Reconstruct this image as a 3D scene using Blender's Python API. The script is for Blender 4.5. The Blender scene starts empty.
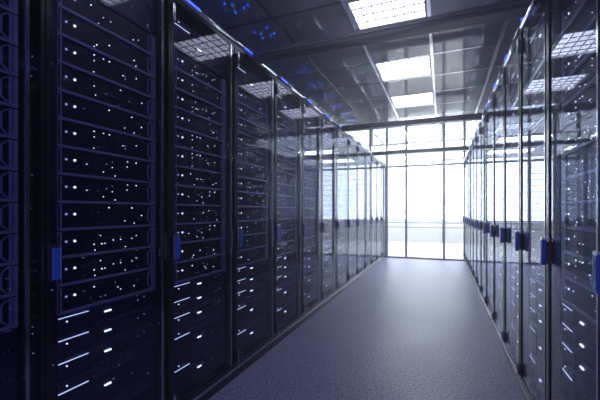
import bpy, bmesh, math, random
from mathutils import Vector, Matrix
random.seed(7)
sc = bpy.context.scene
C = sc.collection
R = math.radians

# ------------------------------------------------------------------ camera, world, exposure
CAM_Z = 1.1
cd = bpy.data.cameras.new('camera'); cam = bpy.data.objects.new('camera', cd); C.objects.link(cam)
cd.sensor_width = 36.0; cd.lens = 36.0 * 350.0 / 600.0
cd.shift_y = 11.5 / 600.0; cd.clip_start = 0.05
cam.location = (0, 0, CAM_Z); cam.rotation_euler = (R(90), 0, R(22.15))
sc.camera = cam
w = bpy.data.worlds.new('world'); sc.world = w; w.use_nodes = True
w.node_tree.nodes['Background'].inputs[0].default_value = (0.04, 0.06, 0.60, 1)
w.node_tree.nodes['Background'].inputs[1].default_value = 0.55
HAZE = 0.039
vs = w.node_tree.nodes.new('ShaderNodeVolumeScatter'); vs.inputs['Density'].default_value = HAZE; vs.inputs['Anisotropy'].default_value = 0.7
vs.inputs['Color'].default_value = (1.0, 1.0, 1.0, 1)
w.node_tree.links.new(vs.outputs[0], w.node_tree.nodes['World Output'].inputs['Volume'])
def area(name, loc, rot, sx, sy, power, col):
    ld = bpy.data.lights.new(name, 'AREA'); ld.shape = 'RECTANGLE'; ld.size = sx; ld.size_y = sy; ld.energy = power; ld.color = col
    o = bpy.data.objects.new(name, ld); C.objects.link(o); o.location = loc; o.rotation_euler = rot; return o
area('blue_fill_back', (0.0, -1.4, 1.3), (R(90), 0, R(0)), 3.2, 2.2, 14, (0.42, 0.44, 1.0))  # added fill behind the camera for the blue cast, no real fixture
area('blue_fill_side', (2.0, -0.3, 1.3), (R(90), 0, R(70)), 1.6, 2.2, 9, (0.42, 0.44, 1.0))  # second added fill, unseen beside the camera, tints the left row blue
sc.view_settings.view_transform = 'Standard'; sc.view_settings.look = 'None'
sc.view_settings.gamma = 1; sc.view_settings.use_curve_mapping = False
sc.view_settings.exposure = 0.0
sc.cycles.max_bounces = 10; sc.cycles.diffuse_bounces = 3; sc.cycles.glossy_bounces = 6
sc.cycles.transparent_max_bounces = 40; sc.cycles.use_denoising = True
sc.cycles.caustics_reflective = True; sc.cycles.caustics_refractive = False
sc.cycles.sample_clamp_indirect = 4.0

PANEL_E = 4.5      # radiance of the aisle's ceiling lights
FAR_E = 24.0        # radiance of the far room's ceiling lights
WIN_E = 8.0        # radiance of the sky-lit blinds of the far room

# dimensions in metres
XL, XR = -1.268, 0.443          # glass fronts of the two rows
H = 2.235                       # top of the cabinets
HC = 2.70                       # ceiling
YF = 8.585                      # far glass partition
YB = 13.4                       # end of the bright room
L0, R0, SP = 0.185, 0.685, 0.6
NL, NR = 14, 13

# ------------------------------------------------------------------ materials
def newmat(name):
    m = bpy.data.materials.new(name); m.use_nodes = True
    return m, m.node_tree, m.node_tree.nodes['Principled BSDF']
def pmat(name, col, rough=0.5, metal=0.0, spec=0.5, var=0.0, scale=20, bump=0.0, bscale=200):
    m, nt, b = newmat(name)
    b.inputs['Base Color'].default_value = (*col, 1); b.inputs['Roughness'].default_value = rough
    b.inputs['Metallic'].default_value = metal; b.inputs['Specular IOR Level'].default_value = spec
    tc = nt.nodes.new('ShaderNodeTexCoord')
    if var:
        n = nt.nodes.new('ShaderNodeTexNoise'); n.inputs['Scale'].default_value = scale; n.inputs['Detail'].default_value = 4
        nt.links.new(tc.outputs['Object'], n.inputs['Vector'])
        r = nt.nodes.new('ShaderNodeMapRange'); r.inputs['To Min'].default_value = 1 - var; r.inputs['To Max'].default_value = 1 + var
        nt.links.new(n.outputs['Fac'], r.inputs['Value'])
        v = nt.nodes.new('ShaderNodeVectorMath'); v.operation = 'SCALE'; v.inputs[0].default_value = col
        nt.links.new(r.outputs['Result'], v.inputs['Scale']); nt.links.new(v.outputs[0], b.inputs['Base Color'])
    if bump:
        n2 = nt.nodes.new('ShaderNodeTexNoise'); n2.inputs['Scale'].default_value = bscale; n2.inputs['Detail'].default_value = 3
        nt.links.new(tc.outputs['Object'], n2.inputs['Vector'])
        bp = nt.nodes.new('ShaderNodeBump'); bp.inputs['Strength'].default_value = bump; bp.inputs['Distance'].default_value = 0.002
        nt.links.new(n2.outputs['Fac'], bp.inputs['Height']); nt.links.new(bp.outputs['Normal'], b.inputs['Normal'])
    return m
def emat(name, col, strength, base=(0.8, 0.8, 0.8)):
    m, nt, b = newmat(name)
    b.inputs['Base Color'].default_value = (*base, 1)
    b.inputs['Emission Color'].default_value = (*col, 1); b.inputs['Emission Strength'].default_value = strength
    return m
def glassmat(name, tint, ior=1.5, refl=(1, 1, 1), rough=0.0, back=1.0):   # back: how far the rear face is anti-reflection coated
    m = bpy.data.materials.new(name); m.use_nodes = True; nt = m.node_tree; nt.nodes.clear()
    out = nt.nodes.new('ShaderNodeOutputMaterial'); mix = nt.nodes.new('ShaderNodeMixShader')
    t = nt.nodes.new('ShaderNodeBsdfTransparent'); t.inputs[0].default_value = (*tint, 1)
    g = nt.nodes.new('ShaderNodeBsdfGlossy'); g.inputs['Color'].default_value = (*refl, 1); g.inputs['Roughness'].default_value = rough
    geo = nt.nodes.new('ShaderNodeNewGeometry')
    mx = nt.nodes.new('ShaderNodeMapRange'); mx.inputs['To Min'].default_value = ior; mx.inputs['To Max'].default_value = 1 / ior
    nt.links.new(geo.outputs['Backfacing'], mx.inputs['Value'])
    f = nt.nodes.new('ShaderNodeFresnel'); nt.links.new(mx.outputs['Result'], f.inputs['IOR'])
    inv = nt.nodes.new('ShaderNodeMath'); inv.operation = 'MULTIPLY_ADD'; inv.inputs[1].default_value = -back; inv.inputs[2].default_value = 1.0
    nt.links.new(geo.outputs['Backfacing'], inv.inputs[0])
    mu = nt.nodes.new('ShaderNodeMath'); mu.operation = 'MULTIPLY'; nt.links.new(f.outputs[0], mu.inputs[0]); nt.links.new(inv.outputs[0], mu.inputs[1])
    nt.links.new(mu.outputs[0], mix.inputs[0]); nt.links.new(t.outputs[0], mix.inputs[1]); nt.links.new(g.outputs[0], mix.inputs[2])
    nt.links.new(mix.outputs[0], out.inputs[0])
    return m

M = {}
M['black'] = pmat('black_powder_coat', (0.012, 0.013, 0.026), 0.4, var=0.2)
M['face'] = pmat('server_face_black', (0.007, 0.008, 0.040), 0.45, var=0.3, scale=60)
M['lilac'] = pmat('blued_metal', (0.42, 0.42, 0.64), 0.42, metal=0.2, var=0.12)
M['drive'] = pmat('drive_face_navy', (0.008, 0.011, 0.065), 0.42, var=0.3, scale=40)
M['slot'] = pmat('vent_slot_metal', (0.12, 0.13, 0.28), 0.5, metal=0.3)
M['void'] = pmat('vent_black', (0.002, 0.002, 0.005), 0.8)
M['post'] = pmat('dark_anodised', (0.06, 0.062, 0.09), 0.25, metal=0.8, var=0.1)
M['alu'] = pmat('brushed_aluminium', (0.5, 0.52, 0.60), 0.16, metal=1.0, var=0.06)
M['bright'] = pmat('polished_aluminium', (0.85, 0.87, 0.95), 0.16, metal=0.9)
M['chrome'] = pmat('chrome', (0.85, 0.86, 0.9), 0.12, metal=1.0)
M['handle'] = pmat('blue_plastic', (0.05, 0.14, 0.80), 0.25, var=0.1)
M['beam'] = pmat('grey_painted_steel', (0.12, 0.12, 0.17), 0.38, metal=0.3, var=0.08)
M['flange'] = pmat('light_beam_edge', (0.28, 0.28, 0.34), 0.35, metal=0.3)
M['tile'] = pmat('satin_ceiling_tile', (0.30, 0.30, 0.38), 0.07, spec=0.8, var=0.05, scale=6)
M['bar_white'] = pmat('white_grid_bar', (0.85, 0.85, 0.88), 0.3)
M['bar_dark'] = pmat('dark_grid_bar', (0.03, 0.03, 0.04), 0.4)
M['slab'] = pmat('dark_plenum', (0.02, 0.02, 0.025), 0.8)
M['wallm'] = pmat('dark_room_wall', (0.10, 0.10, 0.13), 0.7, var=0.05)
M['white'] = pmat('white_paint', (0.86, 0.86, 0.84), 0.5, var=0.02)
M['floor2'] = pmat('white_polished_floor', (0.80, 0.80, 0.78), 0.25, var=0.02)
M['mull'] = pmat('grey_mullion', (0.72, 0.73, 0.77), 0.4, metal=0.1)
M['cell'] = pmat('grey_louver', (0.20, 0.20, 0.24), 0.5)
M['louver'] = pmat('white_louver', (0.7, 0.7, 0.72), 0.4)
M['lamp'] = emat('ceiling_panel_light', (0.84, 0.88, 1.0), PANEL_E)
M['lamp2'] = emat('far_room_light', (0.86, 0.91, 1.0), FAR_E)
M['blind'] = emat('daylit_blind', (0.80, 0.87, 1.0), WIN_E)
M['rail'] = pmat('grey_rail', (0.10, 0.11, 0.14), 0.4)
M['led_w'] = emat('led_white', (0.80, 0.88, 1.0), 2.2)
M['led_d'] = emat('led_dim', (0.45, 0.53, 1.0), 0.7)
M['led_s'] = emat('led_small', (0.74, 0.82, 1.0), 3.5)
M['led_b'] = emat('led_blue', (0.12, 0.25, 1.0), 2.0)
M['led_bar'] = emat('led_bar', (0.62, 0.75, 1.0), 1.3)
M['bluelamp'] = emat('blue_status_lamp', (0.008, 0.07, 1.0), 1.6)
M['topled'] = emat('blue_tray_light', (0.01, 0.10, 1.0), 20.0)
M['glass'] = glassmat('door_glass', (0.80, 0.82, 0.92), 1.55, (0.72, 0.76, 0.90))
M['pglass'] = glassmat('partition_glass', (0.97, 0.98, 0.98), 1.45)

# floor: speckled vinyl with satin gloss
def floor_mat():
    m, nt, b = newmat('speckled_vinyl_floor')
    tc = nt.nodes.new('ShaderNodeTexCoord')
    n = nt.nodes.new('ShaderNodeTexNoise'); n.inputs['Scale'].default_value = 62; n.inputs['Detail'].default_value = 4
    n2 = nt.nodes.new('ShaderNodeTexNoise'); n2.inputs['Scale'].default_value = 2.5; n2.inputs['Detail'].default_value = 5
    nt.links.new(tc.outputs['Object'], n.inputs['Vector']); nt.links.new(tc.outputs['Object'], n2.inputs['Vector'])
    cr = nt.nodes.new('ShaderNodeValToRGB')
    cr.color_ramp.elements[0].position = 0.36; cr.color_ramp.elements[0].color = (0.15, 0.15, 0.30, 1)
    cr.color_ramp.elements[1].position = 0.64; cr.color_ramp.elements[1].color = (0.44, 0.44, 0.70, 1)
    nt.links.new(n.outputs['Fac'], cr.inputs['Fac']); nt.links.new(cr.outputs['Color'], b.inputs['Base Color'])
    r = nt.nodes.new('ShaderNodeMapRange'); r.inputs['To Min'].default_value = 0.33; r.inputs['To Max'].default_value = 0.5
    nt.links.new(n2.outputs['Fac'], r.inputs['Value']); nt.links.new(r.outputs['Result'], b.inputs['Roughness'])
    bp = nt.nodes.new('ShaderNodeBump'); bp.inputs['Strength'].default_value = 0.8; bp.inputs['Distance'].default_value = 0.003
    nt.links.new(n.outputs['Fac'], bp.inputs['Height']); nt.links.new(bp.outputs['Normal'], b.inputs['Normal'])
    b.inputs['Specular IOR Level'].default_value = 0.7
    return m
M['floor'] = floor_mat()

# ------------------------------------------------------------------ mesh helpers
class MB:
    """collects shapes; every shape carries its own material key"""
    def __init__(s): s.bm = bmesh.new(); s.keys = []
    def mi(s, k):
        if k not in s.keys: s.keys.append(k)
        return s.keys.index(k)
    def box(s, x0, x1, y0, y1, z0, z1, k):
        i = s.mi(k); v = [s.bm.verts.new((x, y, z)) for x in (x0, x1) for y in (y0, y1) for z in (z0, z1)]
        for f in ((0, 1, 3, 2), (4, 6, 7, 5), (0, 4, 5, 1), (2, 3, 7, 6), (0, 2, 6, 4), (1, 5, 7, 3)):
            fc = s.bm.faces.new([v[j] for j in f]); fc.material_index = i
        return s
    def prism(s, pts, y0, y1, k):
        """outline in x,z pushed from y0 (front) to y1"""
        i = s.mi(k); a = [s.bm.verts.new((x, y0, z)) for x, z in pts]; b = [s.bm.verts.new((x, y1, z)) for x, z in pts]
        n = len(pts); fs = [s.bm.faces.new(a), s.bm.faces.new(b[::-1])]
        for j in range(n): fs.append(s.bm.faces.new((a[j], b[j], b[(j + 1) % n], a[(j + 1) % n])))
        for f in fs: f.material_index = i
        return s
    def disc(s, x, z, r, y0, y1, k, n=8):
        return s.prism([(x + r * math.cos(2 * math.pi * j / n + .3), z + r * math.sin(2 * math.pi * j / n + .3)) for j in range(n)], y0, y1, k)
    def tube(s, p, q, r, k, n=12):
        i = s.mi(k); p = Vector(p); q = Vector(q); d = (q - p).normalized()
        u = d.orthogonal().normalized(); w_ = d.cross(u)
        A = [s.bm.verts.new(p + r * (u * math.cos(2 * math.pi * j / n) + w_ * math.sin(2 * math.pi * j / n))) for j in range(n)]
        B = [s.bm.verts.new(q + r * (u * math.cos(2 * math.pi * j / n) + w_ * math.sin(2 * math.pi * j / n))) for j in range(n)]
        fs = [s.bm.faces.new(A[::-1]), s.bm.faces.new(B)]
        for j in range(n):
            f = s.bm.faces.new((A[j], A[(j + 1) % n], B[(j + 1) % n], B[j])); f.smooth = True; fs.append(f)
        for f in fs: f.material_index = i
        return s
    def mesh(s, name, bevel=0.0):
        if bevel:
            bmesh.ops.bevel(s.bm, geom=s.bm.edges[:], offset=bevel, segments=2, affect='EDGES', profile=0.5)
        bmesh.ops.recalc_face_normals(s.bm, faces=s.bm.faces[:])
        me = bpy.data.meshes.new(name); s.bm.to_mesh(me); s.bm.free()
        for k in s.keys: me.materials.append(M[k])
        return me
def link(name, me, parent=None, loc=None, kind=None):
    o = bpy.data.objects.new(name, me); C.objects.link(o)
    if parent: o.parent = parent
    if loc: o.location = loc
    if kind: o['kind'] = kind
    return o
def empty(name, loc, rz=0):
    o = bpy.data.objects.new(name, None); C.objects.link(o); o.location = loc; o.rotation_euler = (0, 0, rz)
    o.empty_display_size = 0.1
    return o
def tag(o, label, cat, group=None):
    o['label'] = label; o['category'] = cat
    if group: o['group'] = group
    return o
def copy_tree(o, parent=None):
    c = o.copy(); C.objects.link(c)
    if parent: c.parent = parent
    for ch in o.children[:]: copy_tree(ch, c)
    return c
def bx(name, x0, x1, y0, y1, z0, z1, k, parent=None, kind='structure', bevel=0.0):
    m = MB(); m.box(x0, x1, y0, y1, z0, z1, k)
    return link(name, m.mesh(name, bevel), parent, None, kind if not parent else None)

ORD = ['first', 'second', 'third', 'fourth', 'fifth', 'sixth', 'seventh', 'eighth', 'ninth', 'tenth', 'eleventh', 'twelfth', 'thirteenth', 'fourteenth']

# ------------------------------------------------------------------ room shell
WX0, WX1 = -3.3, 2.4
Y0 = -1.6
bx('floor', WX0, WX1, Y0, YF, -0.06, 0.0, 'floor')
bx('floor.001', -5.0, 5.0, YF + .0, YB, -0.06, 0.0, 'floor2')
bx('wall_left', WX0 - .1, WX0, Y0, YF, 0, HC + .1, 'wallm')
bx('wall_right', WX1, WX1 + .1, Y0, YF, 0, HC + .1, 'wallm')
bx('wall_far_left', -5.1, -5.0, YF, YB, 0, HC + .3, 'white')
bx('wall_far_right', 5.0, 5.1, YF, YB, 0, HC + .3, 'white')
# return walls beside the glass partition
bx('wall_return_left', -5.0, WX0, YF, YF + .1, 0, HC + .1, 'white')
bx('wall_return_right', WX1, 5.0, YF, YF + .1, 0, HC + .1, 'white')

# ceiling: plenum slab, tiles and grid bars as children
ceil = bx('ceiling', WX0, WX1, Y0, YF, HC + .03, HC + .13, 'slab')
TX = [-3.1 + .6 * i for i in range(10)]
TY = [0.2 + .6 * j for j in range(14)]            # joints at 3.2, 3.8, 4.4 ...
lights_y = [1.4, 2.6, 3.8, 5.0, 6.2, 7.4]
tm = MB(); tm.box(-.288, .288, -.288, .288, 0, .014, 'tile'); tile_me = tm.mesh('ceiling_tile', .0015)
def is_light(x, y): return abs(x + .7) < .01 and any(abs(y - a) < .01 for a in lights_y)
for i in range(len(TX) - 1):
    for j in range(len(TY)):
        x, y = TX[i], TY[j]
        if is_light(x, y): continue
        if y + .6 > YF: continue
        t = link('ceiling_tile', tile_me, ceil, (x + .3, y + .3, HC))
        t.rotation_euler = (random.uniform(-.0015, .0015), random.uniform(-.0015, .0015), 0)
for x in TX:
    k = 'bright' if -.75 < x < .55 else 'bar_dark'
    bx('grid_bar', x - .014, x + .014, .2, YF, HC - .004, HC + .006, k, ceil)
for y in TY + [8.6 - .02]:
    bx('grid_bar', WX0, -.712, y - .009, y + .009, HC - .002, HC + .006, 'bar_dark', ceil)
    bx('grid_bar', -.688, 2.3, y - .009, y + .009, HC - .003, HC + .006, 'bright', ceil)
bx('edge_tile', WX0, WX1, TY[-1] + .01, YF, HC + .008, HC + .02, 'tile', ceil)

# aisle ceiling lights
def ceiling_light_proto():
    e = empty('ceiling_light', (0, 0, 0))
    m = MB()
    for a in ((-.288, -.27, -.288, .288), (.27, .288, -.288, .288), (-.27, .27, -.288, -.27), (-.27, .27, .27, .288)):
        m.box(a[0], a[1], a[2], a[3], -.002, .03, 'bar_white')
    link('frame', m.mesh('light_frame'), e)
    m = MB(); m.box(-.27, .27, -.27, .27, .022, .03, 'lamp'); link('diffuser', m.mesh('diffuser'), e)
    m = MB()
    for i in range(1, 7):
        p = -.27 + .54 * i / 7; m.box(p - .003, p + .003, -.27, .27, .0, .008, 'cell')
    for i in range(1, 5):
        p = -.27 + .54 * i / 5; m.box(-.27, .27, p - .003, p + .003, .0, .008, 'cell')
    link('louver', m.mesh('louver'), e)
    return e
lp = ceiling_light_proto()
lab = ['square louvred ceiling light nearest the camera, above the frame, mirrored in left glass',
       'large louvred ceiling light cut by the top edge of the photo, before the near beam',
       'white square ceiling light just beyond the nearest beam',
       'white square ceiling light midway along the aisle, third one in view counting from the camera',
       'small bright ceiling light seen just before the second beam, close to the far end',
       'farthest ceiling light of the aisle, washed out beside the glass partition']
lab[1] = 'large louvred ceiling light cut by the photo top edge, in front of the near beam'
for i, y in enumerate(lights_y):
    o = lp if i == 0 else copy_tree(lp)
    o.location = (-.4, y + .3, HC)
    tag(o, lab[i], 'ceiling light', 'square lights along the aisle ceiling')

# cross beams between the two rows
for i, (y, l) in enumerate(((2.2, 'dark steel cross beam nearest the camera, running across the top of the photo'),
                            (4.55, 'grey cross beam in the middle of the aisle, second from the camera'),
                            (6.75, 'pale grey cross beam farthest from the camera, just before the glass partition'))):
    e = empty('ceiling_beam', (XL + .02, y, H - .06)); LN = XR - XL - .04
    m = MB(); m.box(0, LN, -.03, .045, 0, .062, 'beam'); link('web', m.mesh('beam_web', .003), e)
    m = MB(); m.box(0, LN, -.045, -.03, .0, .010, 'beam'); m.box(0, LN, -.035, -.03, .034, .038, 'flange'); link('lower_flange', m.mesh('beam_flange'), e)
    m = MB(); m.box(0, LN, .045, .06, .0, .02, 'flange'); link('rear_lip', m.mesh('beam_lip'), e)
    tag(e, l, 'beam', 'cross beams over the aisle')

# ------------------------------------------------------------------ far glass partition
part = bx('wall_far', WX0, WX1, YF - .02, YF + .02, -.0, .035, 'mull')
mxs = [-3.27, -2.45, -1.63, -1.235, -.79, .035, .455, .86, 1.68, 2.36]
mm = MB(); mm.box(-.025, .025, -.045, .045, .035, HC, 'mull')
for z in [0.1 + .2 * q for q in range(13)]:
    mm.box(-.0262, .0262, -.025, .025, z, z + .075, 'void')
mme = mm.mesh('mullion')
for x in mxs: link('mullion', mme, part, (x, YF, 0))
for a, b in zip(mxs[:-1], mxs[1:]):
    bx('transom', a + .025, b - .025, YF - .03, YF + .03, 2.145, 2.19, 'mull', part)
    bx('glass_pane', a + .025, b - .025, YF - .004, YF + .004, .035, 2.145, 'pglass', part)
    bx('glass_pane', a + .025, b - .025, YF - .004, YF + .004, 2.19, HC, 'pglass', part)

# ------------------------------------------------------------------ bright room beyond
bx('ceiling.001', -5.0, 5.0, YF, YB, HC + .25, HC + .35, 'white')
wb = bx('wall_back', -5.0, 5.0, YB, YB + .1, 0, .76, 'white')
bx('wall_lintel', -5.0, 5.0, YB, YB + .1, 2.90, HC + .3, 'white')
for n, (a, b) in enumerate(((-5.0, -2.5), (-2.5, 0.0), (0.0, 2.5), (2.5, 5.0))):
    wd = bx('window_%d' % (n + 1), a, b, YB + .0, YB + .08, .76, .79, 'rail')
    bx('window_frame', a, a + .05, YB, YB + .08, .79, 2.90, 'louver', wd)
    bx('window_frame', b - .05, b, YB, YB + .08, .79, 2.90, 'louver', wd)
    bx('glass_pane', a + .05, b - .05, YB + .05, YB + .056, .79, 2.90, 'pglass', wd)
    bx('backdrop_blind', a, b, YB + .12, YB + .13, .79, 2.90, 'blind', wd).name = 'roller_blind'
    z = .94
    while z < 2.85:
        bx('blind_slat', a + .05, b - .05, YB + .07, YB + .10, z, z + .012, 'rail', wd); z += .2
hr = empty('handrail', (-4.8, YB - .18, 0))
m = MB(); m.tube((0, 0, .70), (9.6, 0, .70), .022, 'rail'); link('rail', m.mesh('handrail_bar'), hr)
m = MB(); m.tube((0, 0, .53), (9.6, 0, .53), .018, 'rail'); link('rail', m.mesh('handrail_bar_low'), hr)
for q in range(9):
    m = MB(); m.tube((q * 1.2, 0, 0), (q * 1.2, 0, .70), .014, 'rail'); link('post', m.mesh('rail_post'), hr)
tag(hr, 'thin grey handrail with two bars along the windows of the bright far room', 'handrail')
for q, (x, y, nm) in enumerate(((-3, 10.2, 'left side nearer'), (-1, 10.2, 'left of the centre nearer'), (1, 10.2, 'right of the centre nearer'), (3, 10.2, 'right side nearer'),
                                (-3, 12.2, 'left side'), (-1, 12.2, 'left of the centre'), (1, 12.2, 'right of the centre'), (3, 12.2, 'right side'))):
    e = empty('ceiling_light', (x, y, HC + .22))
    m = MB(); m.box(-.6, .6, -.3, .3, 0, .028, 'louver'); link('frame', m.mesh('far_light_frame'), e)
    m = MB(); m.box(-.57, .57, -.27, .27, -.006, 0, 'lamp2'); link('diffuser', m.mesh('far_diffuser'), e)
    tag(e, 'wide ceiling light of the bright far room, %s %s' % (nm, 'the partition' if q < 4 else 'and by the windows'), 'ceiling light', 'lights of the bright far room')

# ------------------------------------------------------------------ cabinets (local frame: x across, front faces -y, z up, origin at left front corner)
W = SP; D = 1.0
def cabinet_proto():
    e = empty('server_cabinet', (0, 0, 0))
    for x0, x1 in ((0.001, .012), (W - .012, W - .001)):
        bx('side_panel', x0, x1, .03, D, 0, H - .03, 'black', e)
    bx('top_panel', .012, W - .012, .03, D, H - .05, H - .03, 'black', e)
    bx('back_panel', .012, W - .012, D - .012, D - .001, .0, H - .05, 'black', e)
    m = MB(); m.box(.001, W - .001, 0.0, .05, 0, .075, 'post'); m.box(.001, W - .001, -.006, 0, .055, .075, 'alu'); link('plinth', m.mesh('plinth'), e)
    for sx in (0, 1):
        m = MB(); x0 = .012 if sx == 0 else W - .055
        m.box(x0, x0 + .043, .028, .075, .075, H - .05, 'black')
        z = .12; k = 0
        while z < 2.1:                       # square mounting holes and tiny glowing port lights
            m.box(x0 + .016, x0 + .026, .026, .029, z, z + .010, 'void')
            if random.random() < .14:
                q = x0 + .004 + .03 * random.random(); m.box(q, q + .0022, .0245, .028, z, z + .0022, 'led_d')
            z += .0225
        link('mounting_post', m.mesh('mounting_post'), e)
    m = MB(); m.tube((0.001, .004, H - .012), (W - .001, .004, H - .014), .018, 'bright'); m.box(.001, W - .001, .006, .05, H - .03, H - .006, 'post'); link('top_rail', m.mesh('top_rail'), e)
    m = MB(); m.box(.09, .21, -.018, -.012, H - .020, H - .008, 'bluelamp'); link('status_lamp', m.mesh('status_lamp'), e)['label'] = 'blue glowing strip lamp'
    m = MB(); m.box(.30, .56, .52, .76, H - .03, H - .012, 'post')
    for qx, qy in ((.33, .56), (.50, .60), (.53, .72), (.41, .68), (.36, .74), (.47, .54)): m.box(qx, qx + .016, qy, qy + .016, H - .012, H - .008, 'topled')
    link('fan_tray', m.mesh('fan_tray'), e)['label'] = 'dark fan tray with small blue lights'
    # glass door
    m = MB()
    m.box(.002, .016, -.004, .018, .078, H - .035, 'post'); m.box(W - .016, W - .002, -.004, .018, .078, H - .035, 'post')
    m.box(.016, W - .016, -.002, .018, .078, .098, 'post'); m.box(.016, W - .016, -.002, .018, H - .055, H - .035, 'post')
    m.box(.538, .550, -.003, .0015, .098, H - .055, 'alu')
    door = link('glass_door', m.mesh('glass_door'), e)
    bx('glass_pane', .016, W - .016, 0.002, .008, .098, H - .055, 'glass', door)
    m = MB(); m.box(.003, .036, -.034, -.014, .862, .975, 'handle')
    hm = m.mesh('door_handle', .005); hd = link('door_handle', hm, door)
    m = MB(); m.box(.008, .028, -.016, -.004, .87, .965, 'post'); m.box(.004, .032, -.032, -.004, .975, .986, 'chrome'); m.box(.0006, .003, -.033, -.012, .860, .979, 'chrome')
    link('handle_mount', m.mesh('handle_mount'), door)
    for z0, z1 in ((2.065, 2.145), (.105, .175)):
        m = MB(); m.box(.0, .016, -.020, -.004, z0, z1, 'chrome' if z0 > 1 else 'alu'); m.tube((.008, -.018, z0 - .008), (.008, -.018, z1 + .008), .006, 'alu', 8)
        link('hinge', m.mesh('hinge', .0015), door)
    return e

# ---- rack servers
UH = 0.1031
YFACE = .042
def bezel(m):
    # left ear, right ear, upper and lower lips, chamfered pull handle
    m.box(.062, .078, YFACE - .012, YFACE, .006, UH - .004, 'lilac')
    m.box(.066, .069, YFACE - .016, YFACE - .012, .010, UH - .010, 'post')
    m.box(.513, .538, YFACE - .006, YFACE, .004, UH - .004, 'lilac')
    m.box(.521, .523, YFACE - .0065, YFACE - .006, .004, UH - .004, 'void')
    m.box(.064, .536, YFACE - .010, YFACE, .0, .0095, 'lilac')
def handle_geo(m):
    t = .0035; x0, x1, z0, z1, c = .487, .513, .014, UH - .010, .014
    pts_o = [(x1, z0 - .004), (x0 + c, z0), (x0, z0 + c), (x0, z1 - c), (x0 + c, z1), (x1, z1 + .004)]
    pts_i = [(x1, z0 + t - .004), (x0 + c + .001, z0 + t), (x0 + t, z0 + c + .001), (x0 + t, z1 - c - .001), (x0 + c + .001, z1 - t), (x1, z1 - t + .004)]
    for a in range(5):
        m.prism([pts_o[a], pts_o[a + 1], pts_i[a + 1], pts_i[a]], YFACE - .010, YFACE - .004, 'lilac')
def smalls(m, rng):
    n = rng.choice((3, 5, 6, 7, 9, 11))
    for q in range(n):
        x = rng.choice((rng.uniform(.16, .48), .20 + .014 * rng.randint(0, 10), .34 + .012 * rng.randint(0, 9)))
        z = .018 + .0115 * rng.randint(0, 6)
        k = 'led_s' if rng.random() < .8 else 'led_d'
        r = .0015 if rng.random() < .8 else .002
        m.disc(x, z, r, YFACE - .0045, YFACE - .001, k, 6)
    if rng.random() < .6:                   # a faint row of data lights
        x = rng.uniform(.2, .3); z = rng.choice((.03, .045, .062))
        for q in range(rng.randint(4, 9)): m.box(x + q * .014, x + q * .014 + .007, YFACE - .003, YFACE - .001, z, z + .0025, 'slot')
def server_parts(v):
    rng = random.Random(100 + v)
    f = MB(); f.box(.078, .513, YFACE, YFACE + .55, .0008, UH - .0008, 'face')
    f.box(.083, .485, YFACE - .002, YFACE, .012, UH - .016, 'face')
    b = MB(); bezel(b)
    h = MB(); handle_geo(h)
    p1 = MB(); p1.disc(.100, .061, .0042, YFACE - .005, YFACE - .001, 'led_d', 10)
    p2 = MB(); p2.disc(.133, .061, .0046, YFACE - .005, YFACE - .001, 'led_w', 10)
    s = MB(); smalls(s, rng)
    return f, b, h, p1, p2, s
def server_proto(v):
    f, b, h, p1, p2, s = server_parts(v)
    e = empty('rack_server', (0, 0, 0))
    link('chassis', f.mesh('chassis'), e); link('bezel', b.mesh('bezel'), e); link('pull_handle', h.mesh('pull_handle'), e)
    link('power_light', p1.mesh('power_light'), e)['label'] = 'dim bluish round light'
    link('power_light', p2.mesh('power_light'), e)['label'] = 'bright white round light'
    link('status_lights', s.mesh('status_lights'), e, None, 'stuff')
    return e
def server_joined(v):
    m = MB(); rng = random.Random(100 + v)
    m.box(.078, .513, YFACE, YFACE + .55, .0008, UH - .0008, 'face'); bezel(m); handle_geo(m)
    m.disc(.100, .061, .0042, YFACE - .005, YFACE - .001, 'led_d', 8); m.disc(.133, .061, .0046, YFACE - .005, YFACE - .001, 'led_w', 8)
    smalls(m, rng); return m.mesh('rack_server')

# ---- drive units
def drive_shapes(kind):
    hgt = .083 if kind == 'S' else .170
    f = MB(); f.box(.062, .538, YFACE, YFACE + .6, .0008, hgt - .0016, 'drive'); f.box(.064, .536, YFACE - .0035, YFACE, hgt - .006, hgt - .003, 'slot')
    f.box(.066, .196, YFACE - .006, YFACE, .006, hgt - .008, 'drive')
    g = MB()
    def ticks(z0, z1, n=22):
        for q in range(n):
            x = .212 + q * .0142; g.box(x, x + .0055, YFACE - .006, YFACE, z0, z1, 'slot'); g.box(x + .0055, x + .0142, YFACE - .001, YFACE, z0, z1, 'void')
    l = MB(); r = MB(); d = MB()
    if kind == 'S':
        ticks(.003, .014); zb, zr, zd = hgt - .013, hgt - .036, hgt - .030
    else:
        ticks(hgt - .044, hgt - .008); ticks(.003, .014); zb, zr, zd = hgt - .040, hgt - .094, hgt - .020
    l.box(.068, .186, YFACE - .010, YFACE - .006, zb - .0012, zb + .0012, 'led_bar')
    r.box(.262, .292, YFACE - .006, YFACE, zr - .003, zr + .003, 'led_w')
    d.disc(.100, zd, .0026, YFACE - .009, YFACE - .006, 'led_w', 8)
    rng = random.Random(5 if kind == 'S' else 9)
    for q in range(2 if kind == 'S' else 4): d.disc(rng.uniform(.3, .51), rng.uniform(.02, hgt - .015), .0018, YFACE - .0085, YFACE - .004, 'led_d', 6)
    return f, g, l, r, d
def drive_proto(kind):
    f, g, l, r, d = drive_shapes(kind)
    e = empty('drive_unit', (0, 0, 0))
    link('chassis', f.mesh('drive_chassis'), e); link('vent_grille', g.mesh('vent_grille'), e, None, 'stuff')
    link('light_bar', l.mesh('light_bar'), e)['label'] = 'thin glowing light bar'
    link('activity_light', r.mesh('activity_light'), e)['label'] = 'short bright white light'
    link('status_lights', d.mesh('drive_status'), e, None, 'stuff')
    return e
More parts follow.
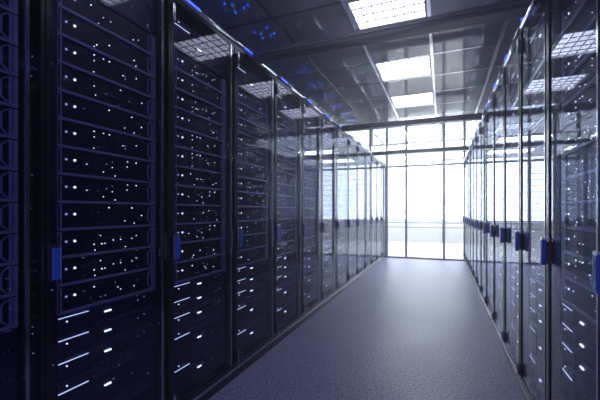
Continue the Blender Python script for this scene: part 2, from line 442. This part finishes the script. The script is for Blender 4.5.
def join_drive(kind):
    hgt = .083 if kind == 'S' else .170
    f, g, l, r, d = drive_shapes(kind); out = bmesh.new(); keys = []
    for m in (f, g, l, r, d):
        me = m.mesh('tmp'); off = []
        for k in m.keys:
            if k not in keys: keys.append(k)
            off.append(keys.index(k))
        for p in me.polygons: p.material_index = off[p.material_index]
        out.from_mesh(me); bpy.data.meshes.remove(me)
    me = bpy.data.meshes.new('drive_unit'); out.to_mesh(me); out.free()
    for k in keys: me.materials.append(M[k])
    return me

cab0 = cabinet_proto()
NV = 12
sv = [server_proto(v) for v in range(NV)]
svj = [server_joined(v) for v in range(NV)]
dv = {k: drive_proto(k) for k in 'ST'}
dvj = {k: join_drive(k) for k in 'ST'}
used = {}
def place(proto, loc, rz):
    if id(proto) not in used: used[id(proto)] = 1; o = proto
    else: o = copy_tree(proto)
    o.location = loc; o.rotation_euler = (0, 0, rz); return o
def place_joined(name, me, loc, rz):
    o = link(name, me, None, loc); o.rotation_euler = (0, 0, rz); return o
DR = [(.635, 'S'), (.552, 'S'), (.468, 'S'), (.297, 'T'), (.125, 'T')]
pos_names = ['topmost', 'second from the top', 'third from the top', 'fourth from the top', 'fifth from the top', 'sixth from the top',
             'sixth from the bottom', 'fifth from the bottom', 'fourth from the bottom', 'third from the bottom', 'second from the bottom', 'lowest']
dnames = ['upper slim', 'middle slim', 'lower slim', 'upper tall', 'bottom tall']
last = []
for side in ('left', 'right'):
    n = NL if side == 'left' else NR
    for c in range(n):
        if side == 'left': loc = Vector((XL, L0 + SP * c, 0)); rz = R(90)
        else: loc = Vector((XR, R0 + SP * (c + 1), 0)); rz = R(-90)
        cabn = '%s %s cabinet' % (ORD[c], side + '-row')
        cab = place(cab0, loc, rz)
        if side == 'left' and c == 0: t_ = 'black server cabinet cut by the left edge of the photo, first of left row'
        elif side == 'right' and c == 0: t_ = 'black server cabinet cut by the right edge of the photo, first of right row'
        elif c == n - 1: t_ = 'glass-fronted server cabinet at the far end of the %s row, against the partition' % side
        else: t_ = 'black server cabinet with glass door and blue handle, %s from the camera in %s row' % (ORD[c], side)
        tag(cab, t_, 'cabinet', 'server cabinets of the %s row' % side)
        near = (side == 'left' and c < 7) or (side == 'right' and c < 4)
        stuff = (side == 'left' and c > 12) or (side == 'right' and c > 11)
        rng = random.Random(c * 31 + (7 if side == 'left' else 3))
        for k in range(12):
            v = rng.randrange(NV); l = loc + Vector((0, 0, .7196 + UH * k))
            if stuff: last.append((svj[v], l, rz)); continue
            o = place(sv[v], l, rz) if near else place_joined('rack_server', svj[v], l, rz)
            tag(o, 'dark rack server with two round lights, %s, %s' % (pos_names[11 - k], cabn), 'server', 'rack servers of the %s row' % side)
        for q, (z, kd) in enumerate([(1.960, 'T')] + DR):
            l = loc + Vector((0, 0, z))
            if stuff: last.append((dvj[kd], l, rz)); continue
            o = place(dv[kd], l, rz) if near else place_joined('drive_unit', dvj[kd], l, rz)
            if q == 0: t_ = 'dark drive unit at the very top of the %s' % cabn
            else: t_ = '%s drive unit with glowing bar, low in the %s' % (dnames[q - 1], cabn)
            tag(o, t_, 'drive unit', 'drive units of the %s row' % side)
# contents of the farthest cabinets, beyond the count of single servers
big = bmesh.new(); keys = []
for me, l, rz in last:
    t = me.copy(); t.transform(Matrix.Translation(l) @ Matrix.Rotation(rz, 4, 'Z'))
    names = [x.name for x in me.materials]; off = []
    for nm in names:
        if nm not in keys: keys.append(nm)
        off.append(keys.index(nm))
    for p in t.polygons: p.material_index = off[p.material_index]
    big.from_mesh(t); bpy.data.meshes.remove(t)
me = bpy.data.meshes.new('distant_servers'); big.to_mesh(me); big.free()
for nm in keys: me.materials.append(bpy.data.materials[nm])
o = link('distant_servers', me, None, None, 'stuff'); tag(o, 'dark servers inside the last cabinets of both rows by the glass partition', 'servers')
for p in sv + list(dv.values()):
    if id(p) not in used:
        for ch in p.children: bpy.data.objects.remove(ch)
        bpy.data.objects.remove(p)
bx('trim_1', XR, XR + .05, R0 + SP * NR, YF - .045, 0, H - .02, 'post')
